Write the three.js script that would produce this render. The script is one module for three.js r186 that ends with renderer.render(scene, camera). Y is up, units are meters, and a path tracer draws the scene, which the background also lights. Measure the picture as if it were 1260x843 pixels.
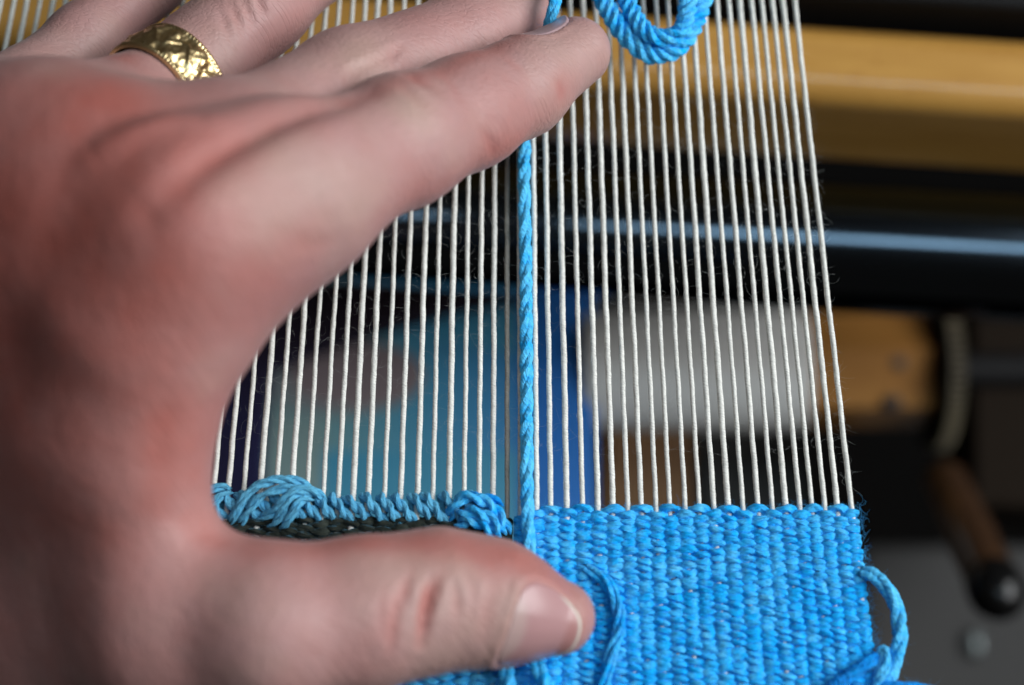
import * as THREE from 'three';
import { mergeGeometries } from 'three/addons/utils/BufferGeometryUtils.js';
import { RoundedBoxGeometry } from 'three/addons/geometries/RoundedBoxGeometry.js';
import { ImprovedNoise } from 'three/addons/math/ImprovedNoise.js';
import { RectAreaLightUniformsLib } from 'three/addons/lights/RectAreaLightUniformsLib.js';

// ---------------------------------------------------------------- camera, light, exposure
RectAreaLightUniformsLib.init();
const V = (x, y, z) => new THREE.Vector3(x, y, z);
const S = 0.001;                                   // shapes are worked out in millimetres
const D0 = 250, TILT = THREE.MathUtils.degToRad(18), FOV = 24;
const scene = new THREE.Scene();
const camera = new THREE.PerspectiveCamera(FOV, 1260 / 843, 0.02, 20);
const EYE = V(0, D0 * Math.cos(TILT), D0 * Math.sin(TILT));
camera.position.copy(EYE).multiplyScalar(S);
camera.lookAt(0, 0, 0);
camera.focus = 0.247;
camera.userData.fStop = 7;
scene.background = new THREE.Color(0.026, 0.021, 0.017);   // the dim room
const renderer = new THREE.WebGLRenderer({ antialias: true });
renderer.toneMapping = THREE.LinearToneMapping;
renderer.toneMappingExposure = 1.0;
renderer.shadowMap.enabled = true;
const LDIR = V(0.76, 0.56, -0.06).normalize(), LDIST = 680, LW = 560, LH = 460;
const windowLight = new THREE.RectAreaLight(new THREE.Color(0.97, 0.985, 1.0), 7.3, LW * S, LH * S);
windowLight.position.copy(LDIR).multiplyScalar(LDIST * S);
windowLight.lookAt(0, 0, 0);
scene.add(windowLight);
// a small roof light straight above, cool and weak: it draws the line on the black tube
const ROOF = V(190, 1250, 70), RW = 900, RH = 150;
const roofLight = new THREE.RectAreaLight(new THREE.Color(0.66, 0.88, 1.0), 6.6, RW * S, RH * S);
roofLight.position.copy(ROOF).multiplyScalar(S);
roofLight.lookAt(0.19, 0, 0.0701);
scene.add(roofLight);

// ---------------------------------------------------------------- small helpers
let seed = 7;
const rnd = () => { seed = (seed + 0x6d2b79f5) | 0; let t = Math.imul(seed ^ (seed >>> 15), 1 | seed); t = (t + Math.imul(t ^ (t >>> 7), 61 | t)) ^ t; return ((t ^ (t >>> 14)) >>> 0) / 4294967296; };
const rr = (a, b) => a + (b - a) * rnd();
const clamp = (x, a, b) => Math.min(b, Math.max(a, x));
const lerp = (a, b, t) => a + (b - a) * t;
const sstep = (a, b, x) => { const t = clamp((x - a) / (b - a), 0, 1); return t * t * (3 - 2 * t); };
const perlin = new ImprovedNoise();
const nz = (x, y, z) => perlin.noise(x + 31.7, y + 17.3, z + 5.1);
const fbm = (x, y, z) => nz(x, y, z) + 0.5 * nz(2.1 * x, 2.1 * y, 2.1 * z) + 0.25 * nz(4.3 * x, 4.3 * y, 4.3 * z);

// measured places: a point of the photograph (1260 x 843) on a horizontal plane h mm above the warp
const FPX = 421.5 / Math.tan(THREE.MathUtils.degToRad(FOV / 2));
const FWD = V(0, -Math.cos(TILT), -Math.sin(TILT)), RIGHT = V(1, 0, 0), UPV = V(0, Math.sin(TILT), -Math.cos(TILT));
const ray = (px, py) => FWD.clone().addScaledVector(RIGHT, (px - 630) / FPX).addScaledVector(UPV, (421.5 - py) / FPX);
const P = (px, py, h = 0) => { const d = ray(px, py); return EYE.clone().addScaledVector(d, (h - EYE.y) / d.y); };
const depthOf = (p) => p.clone().sub(EYE).dot(FWD);
const mmpp = (p) => depthOf(p) / FPX;              // millimetres per photo pixel at p
// point seen at (px, py) on the vertical plane through a with horizontal normal n
const onPlane = (px, py, a, n) => { const d = ray(px, py); return EYE.clone().addScaledVector(d, a.clone().sub(EYE).dot(n) / d.dot(n)); };

const numbers = {};
const numbered = (name) => { const k = numbers[name] = (numbers[name] ?? -1) + 1; return k ? `${name}_${String(k).padStart(3, '0')}` : name; };
const bases = new Map();
function tag(o, label, category, group, kind) {
  o.userData = {};
  if (label) o.userData.label = label;
  if (category) o.userData.category = category;
  if (group) o.userData.group = group;
  if (kind) o.userData.kind = kind;
  return o;
}
function thing(name, label, category, base, group) {
  const o = new THREE.Group(); o.name = numbered(name); o.position.copy(base).multiplyScalar(S);
  bases.set(o, base.clone()); scene.add(o);
  return tag(o, label, category, group);
}
function local(geo, base) { geo.translate(-base.x, -base.y, -base.z); geo.scale(S, S, S); return geo; }
function part(name, geo, mat, parent) {             // geo in world millimetres
  const base = bases.get(parent);
  const m = new THREE.Mesh(local(geo, base), mat); m.name = name; m.castShadow = m.receiveShadow = true;
  bases.set(m, base); parent.add(m);
  return m;
}
function single(name, geo, mat, label, category, group, kind) {
  geo.computeBoundingBox();
  const c = geo.boundingBox.getCenter(V()); c.y = geo.boundingBox.min.y;
  const m = new THREE.Mesh(local(geo, c), mat); m.name = numbered(name); m.castShadow = m.receiveShadow = true;
  m.position.copy(c).multiplyScalar(S); bases.set(m, c.clone()); scene.add(m);
  return tag(m, label, category, group, kind);
}

// ---------------------------------------------------------------- textures
function dataTex(w, h, f, srgb, rep) {
  const d = new Uint8Array(w * h * 4);
  for (let y = 0; y < h; y++) for (let x = 0; x < w; x++) {
    const c = f(x / w, y / h), o = (y * w + x) * 4;
    d[o] = clamp(c[0], 0, 1) * 255; d[o + 1] = clamp(c[1], 0, 1) * 255; d[o + 2] = clamp(c[2], 0, 1) * 255; d[o + 3] = 255;
  }
  const t = new THREE.DataTexture(d, w, h); t.wrapS = t.wrapT = THREE.RepeatWrapping; t.magFilter = THREE.LinearFilter; t.minFilter = THREE.LinearFilter;
  if (srgb) t.colorSpace = THREE.SRGBColorSpace;
  if (rep) t.repeat.set(rep[0], rep[1]);
  t.needsUpdate = true;
  return t;
}
function lattice(n, m, s0) {                         // tileable value noise
  let s = s0; const r = () => { s = (Math.imul(s, 1664525) + 1013904223) | 0; return (s >>> 0) / 4294967296; };
  const g = Float32Array.from({ length: n * m }, r);
  return (u, v) => {
    const x = u * n, y = v * m, xi = Math.floor(x), yi = Math.floor(y); let fx = x - xi, fy = y - yi;
    fx = fx * fx * (3 - 2 * fx); fy = fy * fy * (3 - 2 * fy);
    const at = (i, j) => g[((j % m) + m) % m * n + ((i % n) + n) % n];
    return lerp(lerp(at(xi, yi), at(xi + 1, yi), fx), lerp(at(xi, yi + 1), at(xi + 1, yi + 1), fx), fy);
  };
}
// fibres: streaks along u
const fA = lattice(10, 40, 3), fB = lattice(24, 90, 11), fC = lattice(60, 128, 19);
const fibreBump = dataTex(256, 256, (u, v) => { const k = 0.5 * fA(u, v) + 0.35 * fB(u, v) + 0.15 * fC(u, v); return [k, k, k]; });
const fibreTint = dataTex(256, 256, (u, v) => { const k = 0.97 + 0.42 * (0.5 * fB(u, v) + 0.25 * fA(u, v) + 0.25 * fC(u, v) - 0.5); return [k, k, k]; }, true);
// skin: fine criss-cross lines and pores
const skinPts = Array.from({ length: 900 }, () => [rnd(), rnd()]);
const skinGrid = Array.from({ length: 900 }, () => []);
for (const p of skinPts) skinGrid[Math.floor(p[1] * 30) * 30 + Math.floor(p[0] * 30)].push(p);
const sA = lattice(40, 40, 5), sB = lattice(120, 120, 6);
const skinBump = dataTex(512, 512, (u, v) => {
  let a = 9, b = 9; const gx = Math.floor(u * 30), gy = Math.floor(v * 30);
  for (let j = -1; j <= 1; j++) for (let i = -1; i <= 1; i++) {
    const cx = gx + i, cy = gy + j;
    for (const p of skinGrid[((cy + 30) % 30) * 30 + (cx + 30) % 30]) {
      const dx = p[0] + Math.floor(cx / 30) - u, dy = p[1] + Math.floor(cy / 30) - v, q = Math.hypot(dx, dy * 1.35) * 30;
      if (q < a) { b = a; a = q; } else if (q < b) b = q;
    }
  }
  const k = sstep(0, 0.5, b - a) * 0.5 + 0.3 * sA(u, v) + 0.25 * sB(u, v);
  return [k, k, k];
});
// wood: long grain along u with flecks
const wA = lattice(5, 60, 21), wB = lattice(14, 160, 22), wC = lattice(70, 220, 23), wD = lattice(3, 6, 24);
function woodTex(c1, c2, c3) {
  return dataTex(512, 512, (u, v) => {
    const k = 0.5 * wA(u, v) + 0.3 * wB(u, v) + 0.2 * wD(u, v), f = wC(u, v) > 0.83 ? 0.25 : 0;
    return [0, 1, 2].map((i) => lerp(lerp(c1[i], c2[i], k), c3[i], f));
  }, true);
}
const mapleTex = woodTex([0.75, 0.57, 0.29], [0.65, 0.465, 0.20], [0.57, 0.375, 0.15]);
const oakTex = woodTex([0.62, 0.44, 0.21], [0.52, 0.34, 0.14], [0.42, 0.26, 0.10]);
const walnutTex = woodTex([0.26, 0.165, 0.08], [0.19, 0.11, 0.05], [0.12, 0.07, 0.035]);
const grime = (() => { const a = lattice(9, 9, 41), b = lattice(33, 33, 42), c = lattice(120, 120, 43); return dataTex(256, 256, (u, v) => { const k = 0.45 * a(u, v) + 0.3 * b(u, v) + 0.25 * c(u, v); return [k, k, k]; }); })();

const M = {};
M.skin = new THREE.MeshPhysicalMaterial({ name: 'skin', vertexColors: true, roughness: 0.5, specularIntensity: 0.8, bumpMap: skinBump, bumpScale: 0.000075, sheen: 0.3, sheenColor: new THREE.Color(0.8, 0.7, 0.7), sheenRoughness: 0.5 });
M.nail = new THREE.MeshPhysicalMaterial({ name: 'nail', vertexColors: true, roughness: 0.34, specularIntensity: 0.8, clearcoat: 0.25, clearcoatRoughness: 0.3 });
M.gold = new THREE.MeshStandardMaterial({ name: 'gold', color: new THREE.Color(0.90, 0.69, 0.36), metalness: 1, roughness: 0.34 });
const yarnMat = (name, extra = {}) => new THREE.MeshPhysicalMaterial({ name, vertexColors: true, roughness: 0.95, specularIntensity: 0.12, map: fibreTint, bumpMap: fibreBump, bumpScale: 0.00026, sheen: 0.6, sheenRoughness: 0.7, sheenColor: new THREE.Color(0.2, 0.55, 0.8), ...extra });
M.blueYarn = yarnMat('blue wool');
M.cotton = yarnMat('cream cotton', { sheenColor: new THREE.Color(0.5, 0.5, 0.45), bumpScale: 0.00005 });
M.fuzz = new THREE.MeshStandardMaterial({ name: 'fuzz', color: new THREE.Color(0.62, 0.64, 0.62), roughness: 0.9 });
M.blueFuzz = new THREE.MeshStandardMaterial({ name: 'blue fuzz', color: new THREE.Color(0.05, 0.42, 0.85), roughness: 0.9 });
const wood = (map, r) => new THREE.MeshPhysicalMaterial({ name: 'wood', map, roughness: r, bumpMap: map, bumpScale: 0.0001, specularIntensity: 0.5, clearcoat: 1, clearcoatRoughness: 0.13 });
M.maple = wood(mapleTex, 0.5);
M.walnut = wood(walnutTex, 0.6);
M.tube = new THREE.MeshPhysicalMaterial({ name: 'black tube', color: new THREE.Color(0.085, 0.115, 0.15), metalness: 1, roughness: 0.14, bumpMap: grime, bumpScale: 0.00002 });
M.black = new THREE.MeshPhysicalMaterial({ specularIntensity: 0.3, name: 'black metal', color: new THREE.Color(0.006, 0.006, 0.0065), roughness: 0.6, bumpMap: grime, bumpScale: 0.0001 });
M.darkGrey = new THREE.MeshPhysicalMaterial({ specularIntensity: 0.4, name: 'dark grey', color: new THREE.Color(0.05, 0.05, 0.052), roughness: 0.7, bumpMap: grime, bumpScale: 0.0002 });
const plain = (name, r, g, b, rough = 0.7) => new THREE.MeshPhysicalMaterial({ name, specularIntensity: Math.max(r, g, b) < 0.1 ? 0.18 : 0.8, color: new THREE.Color(r, g, b), roughness: rough, bumpMap: grime, bumpScale: 0.0001 });

function boxUV(geo, mmPerTile = 120, swap = false) {   // uv from the longest flat side, at real size
  const p = geo.attributes.position, n = geo.attributes.normal, uv = new Float32Array(p.count * 2);
  for (let i = 0; i < p.count; i++) {
    const ax = Math.abs(n.getX(i)), ay = Math.abs(n.getY(i)), az = Math.abs(n.getZ(i));
    let a, b;
    if (ax > ay && ax > az) { a = p.getZ(i); b = p.getY(i); } else if (ay > az) { a = p.getX(i); b = p.getZ(i); } else { a = p.getX(i); b = p.getY(i) + 37; }
    uv[2 * i] = (swap ? b : a) / mmPerTile; uv[2 * i + 1] = (swap ? a : b) / mmPerTile;
  }
  geo.setAttribute('uv', new THREE.BufferAttribute(uv, 2));
  return geo;
}
// box whose long axis runs from a to b (centre line), w across in the direction of across, t thick
function bar(a, b, across, w, t, r = 1) {
  const L = a.distanceTo(b), g = boxUV(new RoundedBoxGeometry(L, t, w, 4, r));
  const x = b.clone().sub(a).normalize(), y = V().crossVectors(across, x).normalize(), z = V().crossVectors(x, y);
  g.applyMatrix4(new THREE.Matrix4().makeBasis(x, y, z).setPosition(a.clone().add(b).multiplyScalar(0.5)));
  return g;
}
function rod(a, b, r1, r2 = r1, seg = 48) {
  const g = new THREE.CylinderGeometry(r2, r1, a.distanceTo(b), seg, 1);
  g.applyQuaternion(new THREE.Quaternion().setFromUnitVectors(V(0, 1, 0), b.clone().sub(a).normalize()));
  const c = a.clone().add(b).multiplyScalar(0.5); g.translate(c.x, c.y, c.z);
  return g;
}
function latheAlong(profile, a, dir, seg = 64) {      // profile of [r, along]
  const g = new THREE.LatheGeometry(profile.map((p) => new THREE.Vector2(p[0], p[1])), seg);
  g.applyQuaternion(new THREE.Quaternion().setFromUnitVectors(V(0, 1, 0), dir.clone().normalize()));
  g.translate(a.x, a.y, a.z);
  return g;
}

// ---------------------------------------------------------------- yarn
// plies twisted round a path; each ply is a small tube. col(t, ply, angle) gives a linear colour
function yarnGeo(pts, o) {
  const { r, plies = 2, pitch = 5, seg = 100, rad = 7, col, gap = 0.52, plyR = 0.58, phase = 0, taper = 0 } = o;
  const curve = new THREE.CatmullRomCurve3(pts, false, 'centripetal'), L = curve.getLength();
  const C = curve.getSpacedPoints(seg), T = C.map((c, i) => C[Math.min(i + 1, seg)].clone().sub(C[Math.max(i - 1, 0)]).normalize());
  const N = []; let n = Math.abs(T[0].y) < 0.8 ? V(0, 1, 0) : V(1, 0, 0);
  for (let i = 0; i <= seg; i++) { n = n.clone().addScaledVector(T[i], -n.dot(T[i])).normalize(); N.push(n); }
  const pos = [], uv = [], color = [], idx = [];
  for (let k = 0; k < plies; k++) {
    const at = pos.length / 3;
    for (let i = 0; i <= seg; i++) {
      const s = (i / seg) * L, B = V().crossVectors(T[i], N[i]), th = phase + (2 * Math.PI * s) / pitch + 1.3 * nz(s * 0.11, phase, 2) + (2 * Math.PI * k) / plies;
      const wob = 1 + 0.16 * nz(s * 0.6, k * 7.1, phase), off = plies > 1 ? r * gap * wob : 0, ends = taper ? Math.sqrt(clamp(Math.min(s, L - s) / taper, 0.04, 1)) : 1;
      const rp = (plies > 1 ? r * plyR : r) * ends * (1 + 0.16 * nz(s * 0.8, 3 + k, phase * 2) + 0.12 * nz(s * 2.3, 7 + k, phase));
      const cx = Math.cos(th) * off, cy = Math.sin(th) * off;
      for (let j = 0; j <= rad; j++) {
        const a = th + (2 * Math.PI * j) / rad, rq = rp * (1 + (j % rad ? 0.13 : 0) * nz(s * 2.1, j * 1.9, k * 5 + phase)), x = cx + Math.cos(a) * rq, y = cy + Math.sin(a) * rq;
        pos.push(C[i].x + N[i].x * x + B.x * y, C[i].y + N[i].y * x + B.y * y, C[i].z + N[i].z * x + B.z * y);
        uv.push(s / 9 + k * 0.37, j / rad * 0.3 + s / 14 + k * 0.5);
        color.push(...col(s / L, k, a, C[i]));
      }
    }
    for (let i = 0; i < seg; i++) for (let j = 0; j < rad; j++) {
      const a = at + i * (rad + 1) + j, b = a + rad + 1;
      idx.push(a, a + 1, b, b, a + 1, b + 1);
    }
  }
  const g = new THREE.BufferGeometry();
  g.setAttribute('position', new THREE.Float32BufferAttribute(pos, 3)); g.setAttribute('uv', new THREE.Float32BufferAttribute(uv, 2)); g.setAttribute('color', new THREE.Float32BufferAttribute(color, 3));
  g.setIndex(idx); g.computeVertexNormals();
  return g;
}
// the dyed blue of the wool: uneven, from pale sky to deep azure
const BLUE = [0.010, 0.44, 1.0], PALE = [0.12, 0.60, 1.0], DEEP = [0.006, 0.20, 0.70], TEAL = [0.05, 0.30, 0.52];
const mix = (a, b, t) => [lerp(a[0], b[0], t), lerp(a[1], b[1], t), lerp(a[2], b[2], t)];
function blueAt(p, pale = 0, deep = 0, sc = 0.35) {
  const a = fbm(p.x * sc, p.y * sc, p.z * sc), b = nz(p.x * 1.3, p.y * 1.3 + 9, p.z * 1.3);
  let c = mix(BLUE, PALE, clamp(pale + 0.34 + 0.4 * a + 0.75 * b, 0, 1));
  return mix(c, DEEP, clamp(deep + 0.5 * nz(p.x * 0.5 + 4, p.z * 0.5, 8) - 0.12, 0, 0.85));
}
function fuzzGeo(list, r = 0.016) {                   // loose hairs: [point, reach, count]
  const geos = { pos: [], idx: [] };
  for (const [p0, reach, n] of list) for (let q = 0; q < n; q++) {
    const seg = 12, p = p0.clone(), d = V(rr(-1, 1), rr(-0.7, 1), rr(-1, 1)).normalize(), turn = V(rr(-1, 1), rr(-1, 1), rr(-1, 1)).multiplyScalar(rr(0.3, 1.3)), step = reach * rr(0.35, 1) / seg, at = geos.pos.length / 3;
    for (let i = 0; i <= seg; i++) {
      const a = V().crossVectors(d, V(0.3, 0.9, 0.2)).normalize(), b = V().crossVectors(d, a), w = r * (1 - 0.6 * i / seg);
      for (let j = 0; j < 3; j++) { const c = Math.cos(j * 2.094) * w, s = Math.sin(j * 2.094) * w; geos.pos.push(p.x + a.x * c + b.x * s, p.y + a.y * c + b.y * s, p.z + a.z * c + b.z * s); }
      p.addScaledVector(d, step); d.addScaledVector(V().crossVectors(turn, d), 0.35).normalize();
    }
    for (let i = 0; i < seg; i++) for (let j = 0; j < 3; j++) { const a = at + i * 3 + j, b = at + i * 3 + (j + 1) % 3; geos.idx.push(a, b, a + 3, b, b + 3, a + 3); }
  }
  const g = new THREE.BufferGeometry(); g.setAttribute('position', new THREE.Float32BufferAttribute(geos.pos, 3)); g.setIndex(geos.idx); g.computeVertexNormals();
  return g;
}

// ---------------------------------------------------------------- window that lights the loom, and the floor far below
{
  const c = LDIR.clone().multiplyScalar(LDIST + 14), w = thing('window', 'bright daylit window with a white frame beyond the right of the loom', 'window', c);
  tag(w, 'bright daylit window with a white frame beyond the right of the loom', 'window', null, 'structure');
  const place = (g) => { const o = new THREE.Object3D(); o.position.copy(c); o.lookAt(0, 0, 0); o.updateMatrix(); return g.applyMatrix4(o.matrix); };
  const glow = new THREE.MeshStandardMaterial({ name: 'window daylight', color: 0x111111, emissive: new THREE.Color(0.9, 0.97, 1), emissiveIntensity: 0.8, roughness: 0.3 });
  const white = plain('white paint', 0.7, 0.7, 0.68);
  part('pane', place(new THREE.BoxGeometry(LW, LH, 6)), glow, w);
  for (const [x, y, a, b] of [[0, LH / 2 + 32, LW + 120, 58], [0, -LH / 2 - 32, LW + 120, 58], [LW / 2 + 32, 0, 58, LH], [-LW / 2 - 32, 0, 58, LH]]) part('window_frame', place(new RoundedBoxGeometry(a, b, 40, 2, 4).translate(x, y, 6)), white, w);
}
{
  const c = ROOF.clone().add(V(0, 14, 0)), w = thing('roof_light', 'small cool roof light straight above the loom', 'roof light', c);
  tag(w, 'small cool roof light straight above the loom', 'roof light', null, 'structure');
  part('pane', new THREE.BoxGeometry(RW, 6, RH).translate(c.x, c.y, c.z), new THREE.MeshStandardMaterial({ name: 'roof light glow', color: 0x111111, emissive: new THREE.Color(0.72, 0.9, 1), emissiveIntensity: 0.4 }), w);
  for (const s of [-1, 1]) { part('window_frame', new RoundedBoxGeometry(RW + 80, 30, 38, 2, 4).translate(c.x, c.y, c.z + s * (RH / 2 + 22)), plain('white frame', 0.7, 0.7, 0.68), w); part('window_frame', new RoundedBoxGeometry(38, 30, RH, 2, 4).translate(c.x + s * (RW / 2 + 22), c.y, c.z), plain('white frame', 0.7, 0.7, 0.68), w); }
}
single('floor', boxUV(new THREE.BoxGeometry(2600, 20, 2600).translate(0, -520, 0)), plain('dark floor', 0.003, 0.0027, 0.0025, 0.9), 'dark floor far below the loom', 'floor', null, 'structure');

// ---------------------------------------------------------------- loom parts behind the warp, all out of focus
let beamBack, beamX, beamZ;
{ // maple beam across the top
  const h = -58, A = P(-160, 38, h), B = P(1420, 145, h), x = B.clone().sub(A).normalize(), z = V(-x.z, 0, x.x);
  beamX = x; beamZ = z;
  const wide = Math.abs(P(1000, 23, h).sub(A).dot(z)), low = onPlane(840, 193, A, z), t = h - low.y;
  const mid = (p) => p.clone().addScaledVector(z, -wide / 2).setY(h - t / 2);
  single('wooden_beam', bar(mid(A), mid(B), z, wide, t, 5.5), M.maple, 'pale varnished wooden beam crossing behind the warp at the top', 'beam');
  beamBack = [A.clone().addScaledVector(z, -wide), B.clone().addScaledVector(z, -wide)];
}
{ // black rail behind it with a ribbed strip
  const off = (p, d, h) => p.clone().addScaledVector(beamZ, -d).setY(h);
  const r = thing('metal_rail', 'black metal rail with a ribbed grey strip behind the wooden beam', 'rail', off(beamBack[0], 20, -80));
  part('rail_body', bar(off(beamBack[0], 20, -64), off(beamBack[1], 20, -64), beamZ, 34, 22, 2), M.black, r);
  const strip = [], L = beamBack[0].distanceTo(beamBack[1]);
  strip.push(bar(off(beamBack[0], 11, -51.5), off(beamBack[1], 11, -51.5), beamZ, 3.4, 3, 1));
  for (let s = 0; s < L; s += 1.5) { const c = off(beamBack[0], 11, -49.8).addScaledVector(beamX, s); strip.push(new RoundedBoxGeometry(0.8, 1.2, 3.6, 1, 0.3).rotateY(-Math.atan2(beamX.z, beamX.x)).translate(c.x, c.y, c.z)); }
  const plainStrip = strip.map((g) => { const q = g.index ? g.toNonIndexed() : g; for (const k of Object.keys(q.attributes)) if (!['position', 'normal', 'uv'].includes(k)) q.deleteAttribute(k); return q; });
  part('ribbed_strip', mergeGeometries(plainStrip), M.darkGrey, r);
}
{ // black tube with a long soft highlight
  const h = -92, A = P(-160, 238, h), B = P(1420, 328, h), r = 79 * mmpp(P(700, 285, h)), d = B.clone().sub(A), L = d.length();
  const t = thing('metal_tube', 'glossy black round tube with a pale blue highlight below the wooden beam', 'tube', A);
  part('tube_body', latheAlong([[r - 2, 0], [r, 1.5], [r, L - 1.5], [r - 2, L]], A, d, 96), M.tube, t);
}
{ // roller: hexagonal wooden core, white paper wound on it, screws, toothed wheel
  const h = -175, at = (px) => P(px, 456, h), a = at(640), k = mmpp(at(900)), x = V(1, 0, 0);
  const rl = thing('warp_roller', 'hexagonal wooden roller wound with white paper behind the warp', 'roller', a);
  const R = 74 * k, x0 = at(716).x, x1 = at(989).x, x2 = at(1134).x;
  const lay = (g) => g.rotateZ(-Math.PI / 2);                       // y axis to +x
  const paper = new THREE.LatheGeometry([[R - 5, x0], [R - 1.2, x0], [R, x0 + 1.2], [R + 0.3, (x0 + x1) / 2], [R, x1 - 1.2], [R - 1.2, x1], [R - 5, x1]].map((p) => new THREE.Vector2(p[0], p[1])), 80);
  paper.rotateZ(-Math.PI / 2).scale(1, 1, 1).translate(0, a.y, a.z);
  part('paper_wrap', paper, plain('white paper', 0.62, 0.62, 0.60, 0.8), rl);
  const core = new THREE.CylinderGeometry(71 * k, 71 * k, x2 - x0 - 4, 6, 1).toNonIndexed(); core.computeVertexNormals();
  core.rotateY(THREE.MathUtils.degToRad(26)).rotateZ(-Math.PI / 2).translate((x2 + x0 + 4) / 2, a.y, a.z);
  part('roller_core', boxUV(core, 60), M.walnutLight = wood(oakTex, 0.6), rl);
  for (const [px, py] of [[1105, 443], [1097, 496]]) {
    const p = P(px, py, h + 62 * k); const s = new THREE.SphereGeometry(12 * k, 20, 10, 0, 6.283, 0, 1.57); s.scale(1, 0.4, 1).rotateX(py > 470 ? 0.9 : 0.1);
    const q = P(px, py, h + (py > 470 ? 44 : 62) * k); s.translate(q.x, q.y, q.z); part('screw', s, plain('dark screw', 0.06, 0.05, 0.045, 0.4), rl);
  }
  const w = [], Rw = 92 * k, xw = at(1146).x;
  const wheel = new THREE.LatheGeometry([[4, 0], [Rw - 4, 0], [Rw - 3, -0.8], [Rw, -0.8], [Rw, 3.4], [Rw - 1, 4], [4, 4]].map((p) => new THREE.Vector2(p[0], p[1])), 90).toNonIndexed();
  wheel.computeVertexNormals(); wheel.rotateZ(-Math.PI / 2).translate(xw, a.y, a.z); w.push(wheel);
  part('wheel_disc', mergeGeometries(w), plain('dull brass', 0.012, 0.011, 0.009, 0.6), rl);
  const teeth = [];
  for (let i = 0; i < 60; i++) teeth.push(new THREE.BoxGeometry(3.6, 1.8, 0.95).translate(0, Rw + 0.6, 0).rotateX((i / 60) * Math.PI * 2).translate(xw + 1.4, a.y, a.z));
  part('wheel_teeth', mergeGeometries(teeth), plain('worn brass', 0.11, 0.09, 0.055, 0.6), rl);
  part('axle', rod(V(x2 - 4, a.y, a.z), V(x2 + 60, a.y, a.z), 22 * k), M.black, rl);
}
{ // dark post, lever with black knob
  const h = -190, a = P(1235, 400, h), b = P(1240, 640, h);
  single('wooden_post', bar(a, b, V(1, 0, 0), 26, 30, 2), plain('dark wood', 0.010, 0.0062, 0.0035, 0.8), 'dark brown wooden post right of the roller', 'post');
  const p0 = P(1160, 585, -172), p1 = P(1221, 716, -140), d = p1.clone().sub(p0), k = mmpp(p1), L = d.length();
  const lever = thing('wooden_lever', 'brown wooden lever with a black rubber knob at lower right', 'lever', p1);
  part('shaft', latheAlong([[0.1, 0], [27 * k, 0.6], [30 * k, 3], [33 * k, L * 0.6], [31 * k, L]], p0, d, 40), M.walnut, lever);
  const R = 34 * k;
  part('knob', latheAlong([[R * 0.8, -3], [R, -1], [R * 1.04, 3], [R * 0.98, 6], [R * 0.7, 9], [R * 0.3, 10.6], [0.1, 11]], p1, d, 40), new THREE.MeshPhysicalMaterial({ name: 'black rubber', color: new THREE.Color(0.005, 0.005, 0.005), roughness: 0.2, specularIntensity: 0.6 }), lever);
}
{ // grey box at the lower right
  const h = -245, a = P(1052, 668, h), b = P(1420, 1000, h), c = a.clone().add(b).multiplyScalar(0.5);
  const bx = thing('storage_box', 'plain grey box standing under the loom', 'box', V(c.x, h - 80, c.z));
  part('box_body', boxUV(new RoundedBoxGeometry(b.x - a.x, 80, b.z - a.z, 5, 5).translate(c.x, h - 40, c.z), 90), plain('grey plastic', 0.055, 0.054, 0.053, 0.7), bx);
  const s = P(1200, 792, h + 2); part('glint_stud', new THREE.SphereGeometry(3.2, 20, 14).scale(0.8, 0.6, 1.3).translate(s.x, s.y, s.z), new THREE.MeshStandardMaterial({ name: 'steel', color: new THREE.Color(0.16, 0.18, 0.18), metalness: 1, roughness: 0.5 }), bx);  // stud added to stand in for a small pale glint
}
{ // slats under the roller
  const h = -250, two = [[742, 848, 'walnut', 'brown wooden board lying below the paper roller', M.brown = plain('brown wood', 0.26, 0.14, 0.065)], [858, 985, 'grey', 'dark grey board beside the brown board below the roller', plain('grey slat', 0.055, 0.056, 0.055)]];
  for (const [x0, x1, , label, m] of two) { const a = P((x0 + x1) / 2, 470, h), b = P((x0 + x1) / 2, 720, h); single(m === M.brown ? 'brown_board' : 'grey_board', bar(a, b, V(1, 0, 0), P(x1, 560, h).x - P(x0, 560, h).x, 12, 1.5), m, label, 'board'); }
}
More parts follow.
